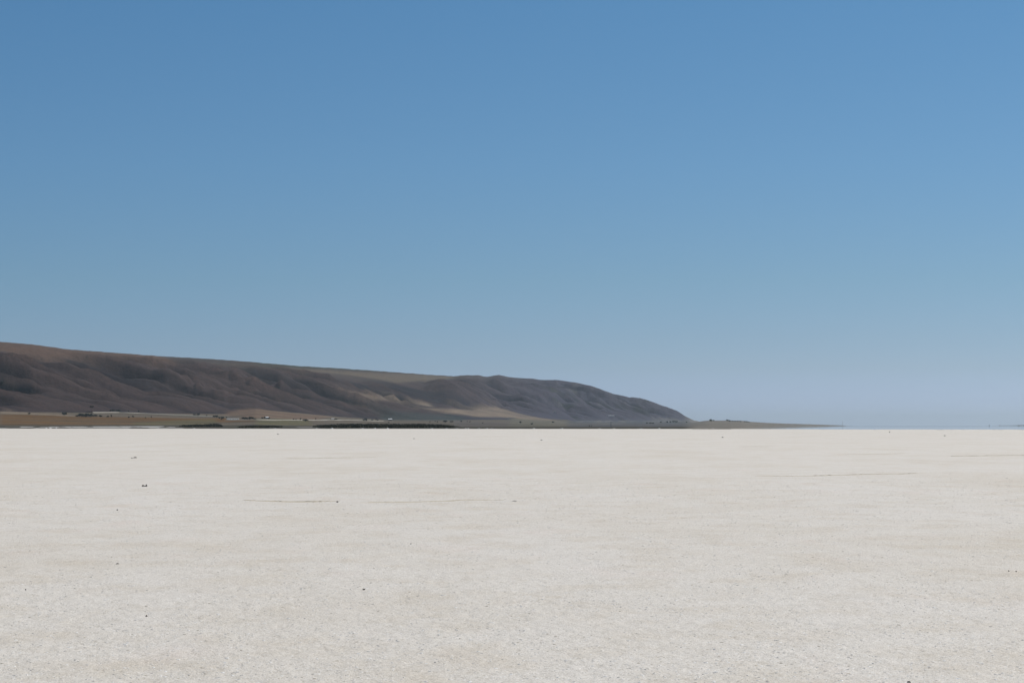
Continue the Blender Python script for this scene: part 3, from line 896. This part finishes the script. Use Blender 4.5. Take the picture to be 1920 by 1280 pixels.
for i, (px, w, h) in enumerate(HEAPS):
    y = float(salt_edge(px)) * 0.992
    o = bpy.data.objects.new('salt_heap', heap_mesh[i % 3]); COL.objects.link(o)
    o.location = ((px - 960) / FPX * y, y, -0.02)
    o.scale = (0.9 * w * y / FPX, 0.9 * w * y / FPX, 0.85 * h * y / FPX)
    o.rotation_euler = (0, 0, random.uniform(0, 6.28))
    tag(o, 'small white salt heap on the far salt edge, ' + heap_word(i), 'salt heap', 'salt heaps along the far salt edge')

# ------------------------------------------------------------------ loose salt nodules on the near crust
def nodules():
    rng = np.random.default_rng(5)
    seg = 6
    N = 95000
    d_ = 13.2 + 85 * rng.random(N) ** 1.6
    keep = rng.random(N) < 1 - smooth(40, 98, d_)
    d_ = d_[keep]
    a_ = rng.uniform(-1, 1, len(d_)) * np.interp(d_, [13, 40, 118], [0.268, 0.25, 0.235])
    pts = np.stack([d_ * np.sin(a_), d_ * np.cos(a_)], axis=-1)
    # clustered: denser where the crust is rough
    dn = fbm(pts[:, 0] * 0.9, pts[:, 1] * 0.35, 3, 15) + 0.35 * fbm(pts[:, 0] * 5, pts[:, 1] * 3, 2, 16)
    pts = pts[dn + rng.normal(0, 0.5, len(pts)) > -0.25]
    n = len(pts)
    d = np.hypot(pts[:, 0], pts[:, 1])
    wd = np.exp(rng.normal(math.log(0.021), 0.38, n)) * (1 + 0.7 * smooth(25, 70, d))
    wd = np.minimum(wd, 0.036 * (1 + 0.7 * smooth(25, 70, d)))
    ht = wd * rng.uniform(0.03, 0.11, n)
    rot = rng.uniform(0, 6.28, n)
    asp = rng.uniform(0.45, 1.0, n)
    ang_ = np.linspace(0, 2 * np.pi, seg, endpoint=False)
    prof_ = [(1.0, -0.25), (0.62, 0.9)]
    V = np.zeros((n, seg * 2 , 3), dtype=np.float32)
    for k, (rf, zf_) in enumerate(prof_):
        jit = rng.uniform(0.7, 1.25, (n, seg))
        lx = np.cos(ang_)[None] * jit * rf * wd[:, None] * 0.5
        ly = np.sin(ang_)[None] * jit * rf * wd[:, None] * 0.5 * asp[:, None]
        V[:, k * seg:(k + 1) * seg, 0] = pts[:, :1] + lx * np.cos(rot)[:, None] - ly * np.sin(rot)[:, None]
        V[:, k * seg:(k + 1) * seg, 1] = pts[:, 1:] + lx * np.sin(rot)[:, None] + ly * np.cos(rot)[:, None]
        V[:, k * seg:(k + 1) * seg, 2] = zf_ * ht[:, None] * rng.uniform(0.75, 1.2, (n, seg))
    zz = crust(pts[:, 0], pts[:, 1], d)
    V[:, :, 2] += zz[:, None]
    f = []
    for k in range(1):
        for j in range(seg):
            f.append((k * seg + j, k * seg + (j + 1) % seg, (k + 1) * seg + (j + 1) % seg, (k + 1) * seg + j))
    f.append((6, 7, 8, 9)); f.append((6, 9, 10, 11))
    f = np.array(f)
    F = (f[None] + (np.arange(n) * seg * 2)[:, None, None]).reshape(-1, 4)
    # mostly salt, some dusty, a few muddy
    c = np.tile(np.array([0.70, 0.665, 0.62]), (n, 1)) * rng.uniform(0.86, 1.16, (n, 1))
    r = rng.random(n)
    c[r > 0.80] = np.array([0.86, 0.85, 0.83])
    c[r < 0.06] = np.array([0.50, 0.44, 0.35]) * rng.uniform(0.8, 1.2, (int((r < 0.06).sum()), 1))
    c[r < 0.008] = np.array([0.30, 0.255, 0.19]) * rng.uniform(0.7, 1.3, (int((r < 0.008).sum()), 1))
    cc = np.repeat(c, seg * 2, axis=0)
    o = link('salt_nodules', np_mesh('salt_nodules', V.reshape(-1, 3), F, False, cc), M_NODULE)
    tag(o, 'loose crumbs and upturned flakes scattered over the near salt crust', 'salt crumbs', kind='stuff')
nodules()

# ------------------------------------------------------------------ pressure ridges and mud streaks
def ridge(pts, width, height, n, label, dark, seed):
    rng = np.random.default_rng(seed)
    P2 = [ray_flat(*p) for p in pts]
    L = np.cumsum([0] + [math.dist(a, b) for a, b in zip(P2[:-1], P2[1:])])
    def at(f):
        d = f * L[-1]
        wob = width * 0.6 * float(fbm(np.array(d * 0.55), np.array(3.3), 3, 60 + seed))
        return np.interp(d, L, [p[0] for p in P2]), np.interp(d, L, [p[1] for p in P2]) + wob
    cx, cy = at(0.5)
    root = empty('mud_ridge', (cx, cy, 0))
    tag(root, label, 'mud ridge')
    # stained strip, ragged along both sides, 4 mm above the crust at its lowest, following it
    V, F = [], []
    m = 120
    for i in range(m + 1):
        x, y = at(i / m)
        w = width * (0.35 + 0.65 * math.sin(math.pi * min(1, max(0, i / m))) ** 0.5) * (0.55 + 0.45 * rng.random())
        z = salt_z(x, y)
        V += [(x - cx, y - cy - w, z - 0.004), (x - cx, y - cy - w * 0.3, z + 0.006), (x - cx, y - cy + w * 0.4, z + 0.006), (x - cx, y - cy + w, z - 0.004)]
        if i < m:
            k = 4 * i
            F += [(k + q_, k + 4 + q_, k + 5 + q_, k + 1 + q_) for q_ in range(3)]
    link('mud_strip', np_mesh('mud_strip', np.array(V), np.array(F), True), M_MUD, root)
    V, F = [], []
    for i in range(n):
        f = rng.random()
        if rng.random() > 0.55 + 0.75 * perlin(np.array(f * 11.0), np.array(0.0), seed): continue
        x, y = at(f)
        y += rng.normal(0, width * 0.16)
        z = salt_z(x, y)
        w = rng.uniform(0.02, 0.07); h = height * rng.uniform(0.3, 1.0); a = rng.uniform(-0.7, 0.7)
        tl = rng.uniform(0.005, 0.03)
        ca, sa = math.cos(a), math.sin(a)
        k = len(V)
        for (lx, ly, lz) in ((-w, -0.01, -0.01), (w, -0.012, -0.01), (w * 0.8, 0.02, -0.01), (-w * 0.9, 0.02, -0.01),
                             (-w * 0.7, tl - 0.006, h * 0.8), (w * 0.6, tl - 0.006, h), (w * 0.5, tl + 0.012, h * 0.95), (-w * 0.6, tl + 0.012, h * 0.75)):
            V.append((x - cx + lx * ca - ly * sa, y - cy + lx * sa + ly * ca, z + lz))
        F += [(k + 4, k + 5, k + 6, k + 7), (k, k + 1, k + 5, k + 4), (k + 1, k + 2, k + 6, k + 5), (k + 2, k + 3, k + 7, k + 6), (k + 3, k, k + 4, k + 7)]
    o = link('upturned_flakes', np_mesh('upturned_flakes', np.array(V), np.array(F), False), dark, root)
    tag(o, kind='stuff')
ridge([(458, 937), (500, 938), (560, 939.5), (632, 940)], 0.55, 0.012, 170, 'muddy tan ridge on the salt ending at a black pebble', M_MUD_DARK, 1)
ridge([(690, 941), (780, 940.5), (860, 937.5), (945, 936)], 0.5, 0.010, 150, 'faint tan ridge on the salt, right of the one with the black pebble', M_MUD, 2)
ridge([(1415, 892), (1500, 892), (1600, 889.5), (1720, 887)], 0.7, 0.013, 300, 'long grey broken ridge across the right half of the salt', M_MUD_DARK, 3)
ridge([(1785, 855), (1850, 854), (1925, 853)], 1.0, 0.018, 260, 'thin dark ridge on the salt at the right edge', M_MUD_DARK, 4)
ridge([(1560, 852), (1640, 851), (1700, 849.5)], 1.0, 0.013, 140, 'short faint ridge left of the dark one at the right edge', M_MUD, 5)
ridge([(535, 859.5), (610, 858.5), (705, 857)], 1.0, 0.016, 240, 'thin brown ridge far out on the left half of the salt', M_MUD_DARK, 6)
ridge([(1385, 837.5), (1442, 837)], 1.0, 0.018, 120, 'short thin grey ridge far out right of the middle', M_MUD_DARK, 7)

# ------------------------------------------------------------------ dark stones lying on the salt
stone_mesh = [lump_mesh('stone', 40 + i, 4, 9, 0.3, 1.0) for i in range(4)]
def stone(px, py, w, h, label, mat=M_STONE, k=0, rz=0.0, dp=0.7):
    x, y = ray_flat(px, py)
    me = stone_mesh[k % 4] if mat is M_STONE else stone_mesh[k % 4].copy()
    if not me.materials: me.materials.append(mat)
    elif mat is not M_STONE: me.materials[0] = mat
    o = bpy.data.objects.new('stone', me); COL.objects.link(o)
    W = w * y / FPX; H = h * y / FPX
    o.location = (x, y, salt_z(x, y) - 0.1 * H)
    o.scale = (W, W * dp, H)
    o.rotation_euler = (0, 0, rz)
    tag(o, label, 'stone')
    return o
# the clod pair: one piece of dark debris, a flat left end and a raised knob at the right
x, y = ray_flat(271, 911.2)
k = y / FPX
root = empty('debris', (x, y, salt_z(x, y)))
tag(root, 'largest black lump on the salt, flat at left with a raised knob at right', 'debris')
for nm, dx, w, h, mi in (('slab', -2.6, 6.2, 2.8, 0), ('bridge', 1.0, 3.6, 1.9, 1), ('knob', 3.8, 3.3, 3.8, 2)):
    me = stone_mesh[mi].copy(); me.materials.clear(); me.materials.append(M_STONE)
    o = bpy.data.objects.new(nm, me); COL.objects.link(o); o.parent = root
    o.location = (dx * k, 0, -0.004); o.scale = (w * k, w * k * 0.8, h * k)
stone(253, 858.2, 7, 2.0, 'flat grey stone far out on the left, straight beyond the black debris', M_STONE2, 1)
stone(247.5, 858.8, 4, 1.4, 'smaller grey stone touching the left side of the far flat stone', M_STONE2, 2)
stone(220, 956.2, 2.6, 2.6, 'small round black pebble below and left of the black debris', M_STONE, 2)
stone(220.5, 1056.4, 7.5, 1.6, 'long thin dark flake on the salt at the left, midway down', M_STONE, 3)
stone(48, 1104.4, 3.4, 2.0, 'small dark pebble nearest the left edge of the salt', M_STONE2, 0)
stone(274.5, 1154.2, 4.0, 2.6, 'oval black pebble on the near salt at left', M_STONE, 1)
stone(632.5, 941.2, 4.2, 2.6, 'black pebble at the right end of the muddy tan ridge', M_STONE, 2, 0.4)
stone(965, 939.2, 10, 1.1, 'thin dark flake right of the faint tan ridge', M_STONE2, 3)
stone(770.5, 1020, 2.8, 2.0, 'tiny brown pebble alone in the middle of the salt', M_STONE2, 0)
stone(682, 1105, 6.0, 2.2, 'dark flat pebble on the near salt left of the middle', M_STONE, 1)
stone(1704.5, 1278, 9.0, 2.6, 'black sliver at the bottom edge right of the middle', M_STONE, 3, 0.5)
stone(1891.5, 1070.4, 3.4, 2.0, 'left one of two small dark pebbles near the right edge', M_STONE, 0)
stone(1905.5, 1071.4, 3.4, 2.2, 'right one of two small dark pebbles near the right edge', M_STONE, 2)
stone(521, 814, 4.2, 1.4, 'tiny grey stone far out below the farmhouse', M_STONE3, 1)
stone(1015.5, 825, 5.0, 1.4, 'tiny grey stone far out below the right tan slope', M_STONE3, 2)
stone(1355, 820, 4.0, 1.6, 'tiny grey stone far out below the spit', M_STONE3, 3)
stone(1771.5, 817, 4.6, 1.4, 'tiny grey stone far out on the right, left of the horizon dots', M_STONE3, 0)
stone(1668, 810.4, 2.6, 1.8, 'tiny grey stone just inside the far salt edge right of the spit', M_STONE3, 1)
stone(776.5, 822.4, 3, 1.4, 'tiny grey stone far out below the long reed belt', M_STONE3, 2)

# ------------------------------------------------------------------ haze: one closed box of thin even air round everything
ztop = float(Z.max()) + 25.0
V, F = [], []
box(V, F, -95000, 95000, -95000, 95000, -1.6, ztop)
hm = NT('haze_air')
hm.t.nodes.remove(hm.b)
pv = hm.n('ShaderNodeVolumePrincipled')
pv.inputs['Color'].default_value = (0.80, 0.93, 1.0, 1)
pv.inputs['Density'].default_value = 1.8e-5
pv.inputs['Anisotropy'].default_value = 0.45
hm.l(pv.outputs[0], hm.t.nodes['Material Output'].inputs['Volume'])
o = link('haze', np_mesh('haze', np.array(V, dtype=float), np.array(F), False), hm.m)
tag(o, 'thin blue haze in the air', kind='stuff')
